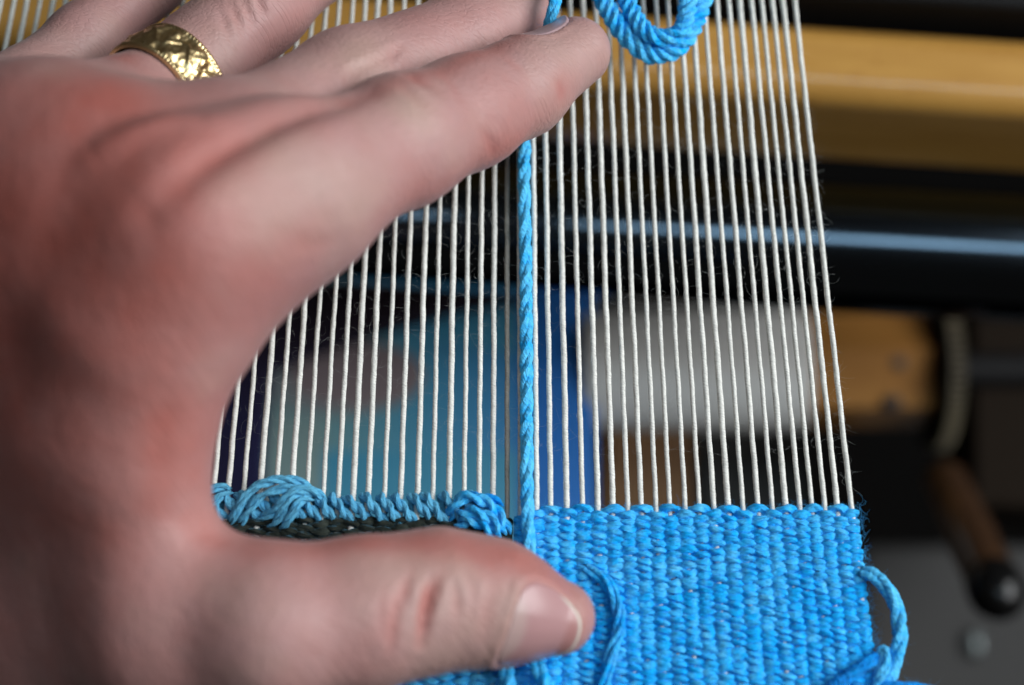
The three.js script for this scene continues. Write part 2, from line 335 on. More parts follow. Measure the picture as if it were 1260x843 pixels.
{ // blue printed book under the warp, dark cloth over its corner
  const h = -165, X = (px) => P(px, 500, h).x, Zt = P(600, 362, h).z, Zb = P(600, 720, h).z;
  const cw = 512, ch = 512, cv = document.createElement('canvas'); cv.width = cw; cv.height = ch;
  const g = cv.getContext('2d'), x0 = 300, x1 = 637, y0 = 362, y1 = 720, cx = (px) => ((px - x0) / (x1 - x0)) * cw, cy = (py) => ((py - y0) / (y1 - y0)) * ch;
  let gr = g.createLinearGradient(0, 0, cw, 0); gr.addColorStop(0, '#7d9290'); gr.addColorStop(0.3, '#6f9aa0'); gr.addColorStop(0.62, '#4c95b4'); gr.addColorStop(1, '#3a86bd'); g.fillStyle = gr; g.fillRect(0, 0, cw, ch);
  g.fillStyle = '#4797b9'; g.beginPath(); g.moveTo(cx(450), 0); g.lineTo(cx(640), 0); g.lineTo(cx(640), cy(440)); g.lineTo(cx(520), cy(418)); g.closePath(); g.fill();
  g.fillStyle = '#7f8b8e'; g.beginPath(); g.ellipse(cx(420), cy(468), cx(402), cy(412), 0, 0, 7); g.fill();
  g.fillStyle = '#86787b'; g.beginPath(); g.ellipse(cx(437), cy(466), cx(383), cy(402), 0, 0, 7); g.fill();
  g.fillStyle = '#4492b2'; g.fillRect(0, cy(560), cw, ch); g.fillStyle = '#7f9a9a'; g.fillRect(0, cy(520), cx(400), ch);
  const tex = new THREE.CanvasTexture(cv); tex.colorSpace = THREE.SRGBColorSpace; tex.wrapS = tex.wrapT = THREE.ClampToEdgeWrapping;
  const bk = thing('book', 'blue book with a printed grey oval lying under the warp', 'book', V((X(300) + X(732)) / 2, h - 16, (Zt + Zb) / 2));
  const box = (xa, xb, t, hh, m, n) => { const bg = new RoundedBoxGeometry(xb - xa, t, Zb - Zt, 3, 0.8); const p = bg.attributes.position, uv = bg.attributes.uv; for (let i = 0; i < p.count; i++) uv.setXY(i, clamp(p.getX(i) / (xb - xa) + 0.5, 0.002, 0.998), clamp(0.5 - p.getZ(i) / (Zb - Zt), 0.002, 0.998)); bg.translate((xa + xb) / 2, hh, (Zt + Zb) / 2); part(n, bg, m, bk); };
  box(X(300), X(637), 3, h - 1.5, new THREE.MeshStandardMaterial({ name: 'printed cover', map: tex, roughness: 0.45 }), 'cover');
  box(X(638), X(732), 4, h - 1.5, plain('royal blue cloth', 0.014, 0.15, 0.5, 0.5), 'spine');
  box(X(304), X(700), 12, h - 9.2, plain('book paper', 0.6, 0.58, 0.52), 'pages');
  // cloth
  const hc = -150, pt = (px, py) => P(px, py, hc), sh = new THREE.Shape(), out = [[150, 700], [316, 700], [312, 560], [322, 446], [372, 424], [450, 398], [540, 372], [640, 352], [700, 330], [700, 300], [150, 300]];
  out.forEach(([a, b], i) => { const q = pt(a, b); if (i) sh.lineTo(q.x, -q.z); else sh.moveTo(q.x, -q.z); });
  const cg = new THREE.ExtrudeGeometry(sh, { depth: 5, bevelEnabled: true, bevelThickness: 2, bevelSize: 2, bevelSegments: 4, curveSegments: 12 });
  cg.rotateX(-Math.PI / 2).translate(0, hc - 7, 0);
  const cc = [], cp = cg.attributes.position;
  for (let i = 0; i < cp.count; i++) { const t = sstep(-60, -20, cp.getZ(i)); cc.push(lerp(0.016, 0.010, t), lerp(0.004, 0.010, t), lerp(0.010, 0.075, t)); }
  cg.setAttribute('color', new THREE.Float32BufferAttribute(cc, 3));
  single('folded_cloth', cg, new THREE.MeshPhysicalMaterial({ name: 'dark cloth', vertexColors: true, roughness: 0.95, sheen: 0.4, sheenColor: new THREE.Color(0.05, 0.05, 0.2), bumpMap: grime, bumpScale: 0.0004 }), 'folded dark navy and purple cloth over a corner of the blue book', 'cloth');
}

// ---------------------------------------------------------------- the tapestry: warp threads, woven rows
const TX = [263, 281, 300, 320, 340, 359, 378, 398, 416.5, 434.7, 453.3, 473.3, 493.3, 514, 532.7, 552.3, 571, 589.3, 606.7, 624, 640.7, 660, 677.3, 696.7, 716, 735, 753.3, 771.3, 788, 806, 822.7, 841.7, 859, 876.7, 894, 912.3, 930.7, 948.3, 964.3, 981.7, 996.7, 1012.3, 1027.7, 1045];
for (let k = 0; k < 22; k++) TX.unshift(TX[0] - 19);   // those behind the hand
const NT = TX.length, I0 = TX.indexOf(624);            // the last thread of the left half
const spread = (py) => 0.84 + (0.16 * py) / 600;
const tx = (i, py) => { const j = clamp(Math.floor(i), 0, NT - 2), x = lerp(TX[j], TX[j + 1], i - j); return 624 + (x - 624) * spread(py); };
const tapestry = thing('tapestry', 'half woven blue tapestry on a row of tight cream warp threads', 'tapestry', P(640, 640, 0));
{
  const cream = [0.82, 0.82, 0.765], cols = [];
  const protos = [];
  const LEN = 190, zTop = P(624, -120).z;
  for (let v = 0; v < 5; v++) {                          // five variants of a three-ply cotton thread along +z, 1 long in z per mm
    const seg = 620, rad = 9, pos = [], uv = [], col = [], idx = [], R = 0.385 + 0.024 * v;
    for (let i = 0; i <= seg; i++) {
      const z = (i / seg) * LEN, th = (z / 1.75) * Math.PI * 2 + v, ox = 0.09 * nz(z * 0.12, v * 9, 1) + 0.03 * nz(z * 0.9, v * 9, 2), oy = 0.07 * nz(z * 0.12, v * 9, 6), rr0 = R * (1 + 0.10 * nz(z * 0.5, v * 5, 3) + 0.05 * nz(z * 2.2, v, 8));
      for (let j = 0; j <= rad; j++) {
        const a = (j / rad) * Math.PI * 2, lobe = Math.abs(Math.cos(1.5 * (a - th))), r = rr0 * (0.72 + 0.32 * Math.pow(lobe, 0.7));
        pos.push(ox + Math.cos(a) * r, oy + Math.sin(a) * r, z); uv.push(z / 5, j / rad * 0.25 + z / 7 + v * 0.2);
        const k = 0.94 + 0.10 * nz(z * 0.4, v * 3, a * 0.3); col.push(cream[0] * k, cream[1] * k, cream[2] * k);
      }
    }
    for (let i = 0; i < seg; i++) for (let j = 0; j < rad; j++) { const a = i * (rad + 1) + j, b = a + rad + 1; idx.push(a, a + 1, b, b, a + 1, b + 1); }
    const g = new THREE.BufferGeometry(); g.setAttribute('position', new THREE.Float32BufferAttribute(pos, 3)); g.setAttribute('uv', new THREE.Float32BufferAttribute(uv, 2)); g.setAttribute('color', new THREE.Float32BufferAttribute(col, 3)); g.setIndex(idx);
    g.computeVertexNormals(); g.scale(S, S, S); protos.push(g);
  }
  const grey = M.cotton.clone(); grey.name = 'shaded cotton'; grey.color.setRGB(0.46, 0.44, 0.42);  // cotton toned grey to stand in for shade on the lowered thread
  const base = bases.get(tapestry);
  for (let i = 0; i < NT; i++) {
    const a = P(tx(i, -110), -110, i % 2 ? 0.12 : -0.12), b = P(tx(i, 905), 905, i % 2 ? 0.12 : -0.12);
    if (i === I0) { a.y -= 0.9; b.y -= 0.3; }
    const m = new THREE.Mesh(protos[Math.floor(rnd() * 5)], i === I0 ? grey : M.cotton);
    m.name = 'warp_thread'; m.castShadow = m.receiveShadow = true;
    m.position.copy(a).sub(base).multiplyScalar(S); m.lookAt(b.clone().sub(a).add(a).sub(base).multiplyScalar(S));
    m.quaternion.setFromUnitVectors(V(0, 0, 1), b.clone().sub(a).normalize()); m.scale.set(1, 1, b.distanceTo(a) / LEN);
    if (i === I0) m.userData.label = 'warp thread at the slit, toned grey for shade';
    tapestry.add(m);
  }
}
// woven rows: one bent yarn per row, over and under the warp
function pick(i0, i1, py, phase, colf, amp = 0.68, r = 0.6, wild = 0.34, lift = -0.07) {
  const pts = [], step = 0.25, s0 = rnd() * 50; amp *= rr(0.78, 1.1); r *= rr(1.0, 1.12);
  for (let u = i0 - 0.45; u <= i1 + 0.451; u += step) {
    const end = sstep(0, 0.9, Math.min(u - (i0 - 0.45), i1 + 0.45 - u));
    const q = P(tx(u, py), py, 0), w = Math.cos(Math.PI * (u + phase));
    const d = Math.sign(w) * Math.pow(Math.abs(w), 0.9);
    pts.push(V(q.x + 0.05 * nz(u * 0.7, s0, 1), amp * d * lerp(0.15, 1, end) + 0.12 * nz(u * 0.8, s0, 5), q.z + wild * nz(u * 0.45, s0, 9) - lift * w));
  }
  return yarnGeo(pts, { r, plies: 2, pitch: 6.5, seg: Math.round((i1 - i0 + 1) * 9), rad: 6, phase: rnd() * 6, col: colf, gap: 0.3, plyR: 0.78 });
}
{
  const iR = I0 + 1, iE = NT - 1;
  let n = 0;
  for (let py = 627; py < 905; n++) {
    const p = clamp((py - 640) / 120, 0, 1);
    part('weft_row', pick(iR + (n < 2 ? 1 : 0), iE, py + (n === 0 ? 1 : 0), n, (t, k, a, c) => blueAt(c, -0.04 - 0.12 * p + 0.06 * k, -0.03, 0.22), n < 2 ? 0.72 : 0.66, n < 2 ? 0.66 : 0.61, 0.42, n === 0 ? 0.22 : n === 1 ? 0.1 : -0.07), M.blueYarn, tapestry);
    py += n === 0 ? 7 : 4.35 * spread(py);
  }
  const SHADE_OLIVE = [0.018, 0.022, 0.018];  // dark olive wool, with the shade under the thumb painted into it
  n = 0;
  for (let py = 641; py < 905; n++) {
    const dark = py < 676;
    part('weft_row', pick(I0 - 24, I0, py, n, (t, k, a, c) => (dark ? mix(SHADE_OLIVE, [0.05, 0.06, 0.05], clamp(0.4 + nz(c.x, c.y, c.z), 0, 1)) : blueAt(c, 0.3, 0, 0.22))), M.blueYarn, tapestry).userData = dark ? { label: 'dark olive woven row under the thumb, shade put into its colour' } : {};
    py += 4.75 * spread(py);
  }
}
{ // slanted wrapped row of paler yarn along the edge of the left half
  const pts = [];
  for (let i = I0 - 20; i <= I0 - 1.2; i += 1 / 14) {
    const ph = i * 2 * Math.PI + 1.9 * nz(i * 0.8, 4, 4), q = P(tx(i, 620) - 7 * Math.cos(ph), 625 - 4 * sstep(I0 - 12, I0 - 20, i) - (13 + 4 * nz(i * 0.9, 7, 1)) * Math.cos(ph) + 3 * nz(i * 0.6, 2, 3), 0);
    pts.push(V(q.x, 0.25 + 1.1 * Math.sin(ph), q.z));
  }
  part('wrapped_row', yarnGeo(pts, { r: 0.80, plies: 2, pitch: 4.4, seg: 620, rad: 6, col: (t, k, a, c) => mix(blueAt(c, 0.5, 0, 0.3), [0.13, 0.35, 0.48], 0.6), gap: 0.4, plyR: 0.66 }), M.blueYarn, tapestry);
  const tealCol = (t, k, a, c) => mix(blueAt(c, 0.55, 0, 0.4), [0.14, 0.38, 0.50], 0.6);
  const arcs = [
    [[284, 645, 0.6], [292, 628, 1.9], [306, 606, 2.6], [326, 594, 3.0], [350, 590, 2.6], [372, 594, 1.8], [384, 604, 0.4]],
    [[294, 648, 0.4], [306, 628, 2.0], [322, 610, 2.9], [346, 602, 3.2], [372, 600, 2.5], [392, 608, 0.8]],
    [[318, 640, 0.4], [338, 628, 2.2], [352, 612, 3.2], [366, 603, 3.2], [388, 606, 2.2], [402, 618, 0.4]],
    [[330, 650, 0.4], [344, 636, 2.2], [352, 622, 3.0], [360, 610, 3.2], [374, 606, 2.4]],
    [[346, 652, 0.2], [354, 640, 2.2], [362, 628, 3.0], [370, 616, 2.9], [386, 612, 1.6]],
    [[282, 640, 0.3], [290, 626, 1.6], [300, 616, 2.0], [306, 610, 1.2]],
    [[252, 612, 1.2], [262, 602, 1.6], [274, 599, 1.4], [284, 604, 0.4]],
    [[254, 626, 1.0], [264, 617, 1.8], [274, 610, 1.8], [286, 606, 0.8]],
  ];
  arcs.forEach((a, k) => part('loose_wrap', yarnGeo(a.map((q) => P(q[0], q[1], q[2])), { r: 0.72, plies: k % 2 ? 2 : 3, pitch: 9, seg: 50, rad: 7, col: tealCol, gap: 0.5, plyR: 0.55, phase: k, taper: 1.5 }), M.blueYarn, tapestry));
  const lump = [
    [[552, 640, 0.2], [560, 622, 1.8], [572, 612, 2.6], [590, 614, 2.7], [606, 624, 2.2], [618, 640, 1.4], [626, 658, 0.6]],
    [[562, 634, 1.0], [576, 630, 2.4], [592, 632, 3.0], [606, 642, 2.6], [620, 660, 1.2]],
    [[560, 646, 0.8], [578, 640, 2.0], [594, 646, 2.4], [612, 660, 1.4]],
    [[566, 612, 0.6], [584, 610, 1.8], [604, 614, 1.9], [620, 622, 0.9]],
  ];
  lump.forEach((a, k) => part('loose_wrap', yarnGeo(a.map((q) => P(q[0], q[1], q[2])), { r: k === 3 ? 0.7 : 0.95, plies: 2, pitch: 6, seg: 50, rad: 8, col: (t, kk, aa, c) => blueAt(c, k === 3 ? -0.2 : 0.2, k === 3 ? 0.6 : t < 0.2 ? 0.5 : 0.1, 0.4), phase: k * 2, gap: 0.5, plyR: 0.6, taper: 1.5 }), M.blueYarn, tapestry));
}
{ // fluff along the warp
  const list = [];
  for (let i = 20; i < NT; i++) for (let q = 0; q < 46; q++) { const py = 40 + 520 * Math.pow(rnd(), 0.9); list.push([P(tx(i, py), py, rr(-0.3, 0.4)), rr(2.2, 5.5), 1]); }
  for (let q = 0; q < 80; q++) { const py = rr(60, 600); list.push([P(tx(NT - 1, py), py, 0), 3, 2]); }
  part('fluff', fuzzGeo(list, 0.0095), M.fuzz, tapestry).userData.kind = 'stuff';
  const bl = [];
  for (let q = 0; q < 5200; q++) { const i = rr(I0 + 1, NT - 0.6), py = rr(625, 850); bl.push([P(tx(i, py), py, rr(0.7, 1.2)), rr(0.7, 1.5), 1]); }
  for (let q = 0; q < 260; q++) { const py = rr(620, 850); bl.push([P(tx(NT - 0.4, py), py, 0.1), 2.6, 1]); }
  for (let q = 0; q < 240; q++) { const i = rr(I0 - 16, NT - 1); bl.push([P(tx(i, 622), 622, 0.8), 1.8, 1]); }
  part('wool_fluff', fuzzGeo(bl, 0.013), M.blueFuzz, tapestry).userData.kind = 'stuff';
}
// ---------------------------------------------------------------- loose blue yarn
const wool = (p, d) => (t, k, a, c) => blueAt(c, p + 0.1 * k - 0.05, d, 0.3);
function strand(name, label, group, pts, o) {
  const t = thing(name, label, 'yarn', P(...pts[0]), group);
  const path = pts.map((q) => P(...q));
  part('twisted_strand', yarnGeo(path, { r: 1.0, plies: 3, pitch: 12.5, seg: 240, rad: 9, col: wool(0.42, 0), gap: 0.42, plyR: 0.62, ...o }), M.blueYarn, t);
  const cur = new THREE.CatmullRomCurve3(path, false, 'centripetal'), list = [];
  for (let q = 0; q < 260; q++) list.push([cur.getPointAt(rnd()).add(V(rr(-0.7, 0.7), rr(0, 0.8), rr(-0.7, 0.7))), 2.2, 1]);
  part('fluff', fuzzGeo(list, 0.011), M.blueFuzz, t).userData.kind = 'stuff';
  return t;
}
strand('weft_strand', 'straight blue yarn strand running up between warp threads to the hand', null, [[652, 690, 1.2], [650, 655, 1.9], [648.5, 600, 1.7], [648, 480, 1.2], [647, 330, 1.2], [645, 200, 1.8], [648, 140, 2.8], [662, 80, 4.5], [676, 40, 8.5]], { seg: 420, r: 1.05 });
strand('yarn_end', 'short blue yarn end pinched between the two nearest fingertips', null, [[668, 52, 8], [676, 30, 12.5], [681, 12, 14], [685, -8, 14.5], [694, -40, 13]], { seg: 100, r: 1.0 });
strand('yarn_loop', 'blue yarn loop hanging down beside the fingertip over the wooden beam', null, [[716, -50, 9], [735, -14, 9], [756, 24, 7.5], [776, 49, 6], [800, 66, 5], [826, 63, 5], [846, 44, 5.5], [858, 20, 6], [868, -10, 6.5], [872, -50, 7]], { seg: 320, r: 1.6, plies: 4, pitch: 7.5, gap: 0.56, plyR: 0.5, col: wool(0.2, 0) });
strand('yarn_loop', 'second blue yarn strand nested inside the hanging loop', null, [[756, -50, 10], [766, -12, 9], [782, 22, 8.2], [800, 42, 7.6], [822, 46, 7.2], [840, 34, 7.5], [846, 8, 8], [848, -40, 8.5]], { seg: 300, r: 1.45, plies: 4, pitch: 7, gap: 0.56, plyR: 0.5, col: wool(0.2, 0) });
strand('yarn_tail', 'loose blue yarn bow standing off the right edge of the cloth', null, [[1062, 706, 0.6], [1074, 708, 1.4], [1092, 724, 1.8], [1104, 752, 1.6], [1107, 786, 1.2], [1100, 818, 0.6], [1086, 850, -0.2], [1070, 890, -1]], { seg: 200, r: 1.15, plies: 3, pitch: 16 });
strand('yarn_tail', 'small blue yarn twist inside the bow at the cloth edge', null, [[1078, 846, 0.4], [1082, 820, 1.2], [1087, 800, 1.4], [1090, 812, 1.8], [1080, 840, 1.4], [1060, 870, 0.6]], { seg: 120, r: 0.85 });
strand('yarn_tail', 'dark blue yarn lying slantwise across the lower right corner of the cloth', null, [[1078, 808, 1.3], [1060, 822, 2.0], [1036, 838, 2.1], [1000, 868, 2.0]], { seg: 120, r: 1.0, col: wool(-0.5, 0.85) });
strand('yarn_tail', 'deep blue fluffy yarn at the very bottom right', null, [[1050, 868, 1.6], [1085, 848, 1.8], [1116, 846, 1.4], [1150, 852, 0.6]], { seg: 120, r: 0.9, col: wool(-0.6, 0.9) });
strand('yarn_tail', 'darker blue yarn curving over the cloth right of the thumbnail', null, [[720, 700, 0.6], [744, 714, 1.4], [759, 742, 1.7], [762, 772, 1.7], [752, 806, 1.6], [742, 850, 1.6], [738, 900, 1.5]], { seg: 200, r: 0.95, plies: 4, pitch: 16, gap: 0.6, plyR: 0.46, col: wool(-0.1, 0.3) });
strand('yarn_tail', 'loose blue yarn hanging straight down from under the thumb', null, [[604, 770, 2.0], [618, 806, 2.8], [624, 832, 2.8], [628, 890, 2.4]], { seg: 120, r: 1.25, col: wool(0.35, 0) });
strand('yarn_tail', 'loose blue yarn beside the straight one under the thumbnail', null, [[640, 770, 2.0], [654, 806, 2.9], [668, 834, 3.0], [690, 890, 2.4]], { seg: 120, r: 1.25, col: wool(0.15, 0.1) });

// ---------------------------------------------------------------- the hand
// bones: [photo x, photo y, height above the warp in mm, radius in photo pixels]; each becomes a tapered capsule
const joint = ([px, py, h, rp]) => { const p = P(px, py, h); return { p, r: rp * mmpp(p) * 0.985 }; };
const chain = (js, k) => { const j = js.map(joint), b = []; for (let i = 0; i + 1 < j.length; i++) b.push([j[i], j[i + 1]]); return { b, k }; };
const digits = {
  index: chain([[235, 280, 46, 84], [370, 229, 38, 84], [492, 174, 28, 80], [575, 138, 21, 68], [640, 108, 16, 58], [708, 64, 12, 44]], 3),
  middle: chain([[125, 232, 37, 80], [280, 176, 34, 66], [430, 107, 20, 70], [575, 46, 10, 56], [640, 16, 8, 38]], 3),
  ring: chain([[50, 204, 35, 70], [152, 142, 24, 66], [246, 79, 16, 62], [318, 4, 14, 60], [400, -62, 10, 54], [470, -118, 7, 40]], 3),
  pinky: chain([[-50, 168, 30, 56], [30, 112, 18, 49], [105, 52, 12, 45], [185, -24, 8, 40], [255, -88, 6, 32]], 3),
  thumb: chain([[-160, 700, -16, 112], [60, 772, 2, 97], [200, 772, 17, 97], [330, 770, 20.5, 98], [450, 754, 17, 89], [540, 738, 14, 82], [610, 742, 12, 71], [686, 760, 9.5, 47]], 4),
};
const palm = { k: 12, b: [
  [[235, 275, 51, 88], [150, 390, 46, 80]], [[150, 390, 46, 80], [80, 520, 32, 76]], [[80, 520, 32, 76], [-40, 680, 4, 90]],
  [[125, 228, 47, 84], [16, 340, 40, 90]], [[125, 228, 48, 84], [235, 275, 51, 84]], [[70, 260, 45, 84], [150, 340, 46, 74]], [[16, 340, 40, 90], [-140, 530, 4, 100]], [[-140, 530, 4, 100], [-330, 700, -8, 150]],
  [[50, 200, 44, 74], [-70, 310, 37, 90]], [[-70, 310, 37, 90], [-260, 520, 4, 120]], [[-50, 168, 37, 58], [-200, 320, 28, 90]], [[-200, 320, 28, 90], [-330, 560, 4, 130]], [[50, 200, 44, 74], [125, 228, 48, 80]], [[-50, 168, 37, 58], [50, 200, 44, 70]], [[0, 260, 42, 80], [100, 290, 46, 76]],
  [[340, 246, 46, 94], [196, 415, 43, 66]], [[196, 415, 43, 66], [164, 555, 35, 56]], [[164, 555, 35, 56], [186, 690, 30, 78]],
  [[118, 520, 33, 74], [120, 640, 20, 80]], [[120, 640, 20, 80], [110, 720, 12, 90]],
  [[-60, 880, -14, 130], [230, 850, 14, 86]], [[-330, 640, 4, 190], [-620, 1000, 6, 200]], [[-60, 690, 6, 120], [-300, 760, 0, 170]],
].map((s) => s.map(([x, y, top, r]) => joint([x, y, top - r * 0.112, r]))) };   // here the third number is the height of the skin
const smin = (a, b, k) => { const h = Math.max(k - Math.abs(a - b), 0) / k; return Math.min(a, b) - h * h * k * 0.25; };
const pack = (set) => Float64Array.from(set.flatMap(([a, b]) => { const d = b.p.clone().sub(a.p); return [a.p.x, a.p.y, a.p.z, d.x, d.y, d.z, 1 / d.lengthSq(), a.r, b.r - a.r]; }));
const packed = Object.fromEntries(Object.entries({ ...digits, palm }).map(([n, c]) => [n, { f: pack(c.b), k: c.k }]));
function bonesD({ f, k }, x, y, z) {
  let d = 1e3;
  for (let o = 0; o < f.length; o += 9) {
    const px = x - f[o], py = y - f[o + 1], pz = z - f[o + 2], t = clamp((px * f[o + 3] + py * f[o + 4] + pz * f[o + 5]) * f[o + 6], 0, 1);
    const qx = px - f[o + 3] * t, qy = py - f[o + 4] * t, qz = pz - f[o + 5] * t;
    d = smin(d, Math.sqrt(qx * qx + qy * qy + qz * qz) - f[o + 7] - f[o + 8] * t, k);
  }
  return d;
}
function handD(x, y, z) {
  const f = smin(smin(smin(bonesD(packed.index, x, y, z), bonesD(packed.middle, x, y, z), 0.9), bonesD(packed.ring, x, y, z), 0.9), bonesD(packed.pinky, x, y, z), 0.9);
  return smin(smin(f, bonesD(packed.palm, x, y, z), 11), bonesD(packed.thumb, x, y, z), 9);
}
const gradient = (p, e = 0.15) => V(handD(p.x + e, p.y, p.z) - handD(p.x - e, p.y, p.z), handD(p.x, p.y + e, p.z) - handD(p.x, p.y - e, p.z), handD(p.x, p.y, p.z + e) - handD(p.x, p.y, p.z - e)).normalize();
function march(from, dir, most = 400) { const p = from.clone(), d = dir.clone().normalize(); let s = 0; while (s < most) { const q = handD(p.x, p.y, p.z); if (q < 0.01) return p; p.addScaledVector(d, q * 0.8); s += q * 0.8; } return null; }
const onHand = (px, py) => march(EYE.clone(), ray(px, py));
const outward = (a, d, digit) => { let lo = 0, hi = 24; for (let i = 0; i < 24; i++) { const m = (lo + hi) / 2; if (bonesD(packed[digit], a.x + d.x * m, a.y + d.y * m, a.z + d.z * m) < 0) lo = m; else hi = m; } return lo; };

// surface nets over blocks that the surface crosses
function surfaceNet(f, lo, hi, h) {
  const B = 8, n = [0, 1, 2].map((i) => Math.ceil((hi.getComponent(i) - lo.getComponent(i)) / h / B) * B + 1), [nx, ny, nzz] = n;
  const val = new Float32Array(nx * ny * nzz).fill(1), at = (i, j, k) => (k * ny + j) * nx + i, half = (B / 2) * h, diag = half * 1.7321 * 1.15;
  const cell = [];
  for (let bk = 0; bk < nzz - 1; bk += B) for (let bj = 0; bj < ny - 1; bj += B) for (let bi = 0; bi < nx - 1; bi += B) {
    const d = f(lo.x + bi * h + half, lo.y + bj * h + half, lo.z + bk * h + half), far = Math.abs(d) > diag;
    for (let k = bk; k <= bk + B; k++) for (let j = bj; j <= bj + B; j++) for (let i = bi; i <= bi + B; i++) {
      const o = at(i, j, k);
      if (far) { if (Math.abs(val[o]) === 1) val[o] = Math.sign(d); } else val[o] = f(lo.x + i * h, lo.y + j * h, lo.z + k * h);
    }
    if (!far) cell.push([bi, bj, bk]);
  }
  const vid = new Int32Array(nx * ny * nzz).fill(-1), pos = [], idx = [], E = [[0, 1], [2, 3], [4, 5], [6, 7], [0, 2], [1, 3], [4, 6], [5, 7], [0, 4], [1, 5], [2, 6], [3, 7]];
  const all = (g) => { for (const [bi, bj, bk] of cell) for (let k = bk; k < bk + B; k++) for (let j = bj; j < bj + B; j++) for (let i = bi; i < bi + B; i++) g(i, j, k); };
  all((i, j, k) => {
    const c = [0, 1, 2, 3, 4, 5, 6, 7].map((m) => val[at(i + (m & 1), j + ((m >> 1) & 1), k + (m >> 2))]);
    let s = 0; for (const q of c) s += q < 0; if (!s || s === 8) return;
    let x = 0, y = 0, z = 0, e = 0;
    for (const [a, b] of E) if ((c[a] < 0) !== (c[b] < 0)) { const t = c[a] / (c[a] - c[b]); x += lerp(a & 1, b & 1, t); y += lerp((a >> 1) & 1, (b >> 1) & 1, t); z += lerp(a >> 2, b >> 2, t); e++; }
    vid[at(i, j, k)] = pos.length / 3; pos.push(lo.x + (i + x / e) * h, lo.y + (j + y / e) * h, lo.z + (k + z / e) * h);
  });
  const quad = (a, b, c, d, flip) => { if (a < 0 || b < 0 || c < 0 || d < 0) return; if (flip) idx.push(a, c, b, a, d, c); else idx.push(a, b, c, a, c, d); };
  all((i, j, k) => {
    if (!i || !j || !k) return;
    const v = val[at(i, j, k)] < 0, q = (a, b, c) => vid[at(a, b, c)];
    if (v !== val[at(i + 1, j, k)] < 0) quad(q(i, j - 1, k - 1), q(i, j, k - 1), q(i, j, k), q(i, j - 1, k), !v);
    if (v !== val[at(i, j + 1, k)] < 0) quad(q(i - 1, j, k - 1), q(i - 1, j, k), q(i, j, k), q(i, j, k - 1), !v);
    if (v !== val[at(i, j, k + 1)] < 0) quad(q(i - 1, j - 1, k), q(i, j - 1, k), q(i, j, k), q(i - 1, j, k), !v);
  });
  return { pos, idx };
}
// nails: a frame on the digit's last bone
function nailFrame(digit, t, roll, lenMM, spanDeg) {
  const b = digits[digit].b[digits[digit].b.length - 1], u = b[1].p.clone().sub(b[0].p).normalize(), c = b[0].p.clone().lerp(b[1].p, t);
  let n = V(0, 1, 0); n.addScaledVector(u, -n.dot(u)).normalize(); n.applyAxisAngle(u, THREE.MathUtils.degToRad(roll));
  return { u, c, n, w: V().crossVectors(u, n), L: lenMM / 2, A: THREE.MathUtils.degToRad(spanDeg / 2) };
}
function nailCoord(f, p) {                               // (along, round) as shares of the nail, and distance from its outline
  const d = p.clone().sub(f.c), a = d.dot(f.u) / f.L, ph = Math.atan2(d.dot(f.w), d.dot(f.n)) / f.A;
  const e = a > 0 ? 2.4 : 3.2;
  return [a, ph, Math.pow(Math.pow(Math.abs(a), e) + Math.pow(Math.abs(ph), e), 1 / e)];
}
const nails = { thumb: nailFrame('thumb', 0.66, 32, 11.4, 112), index: nailFrame('index', 0.66, -66, 11, 90) };

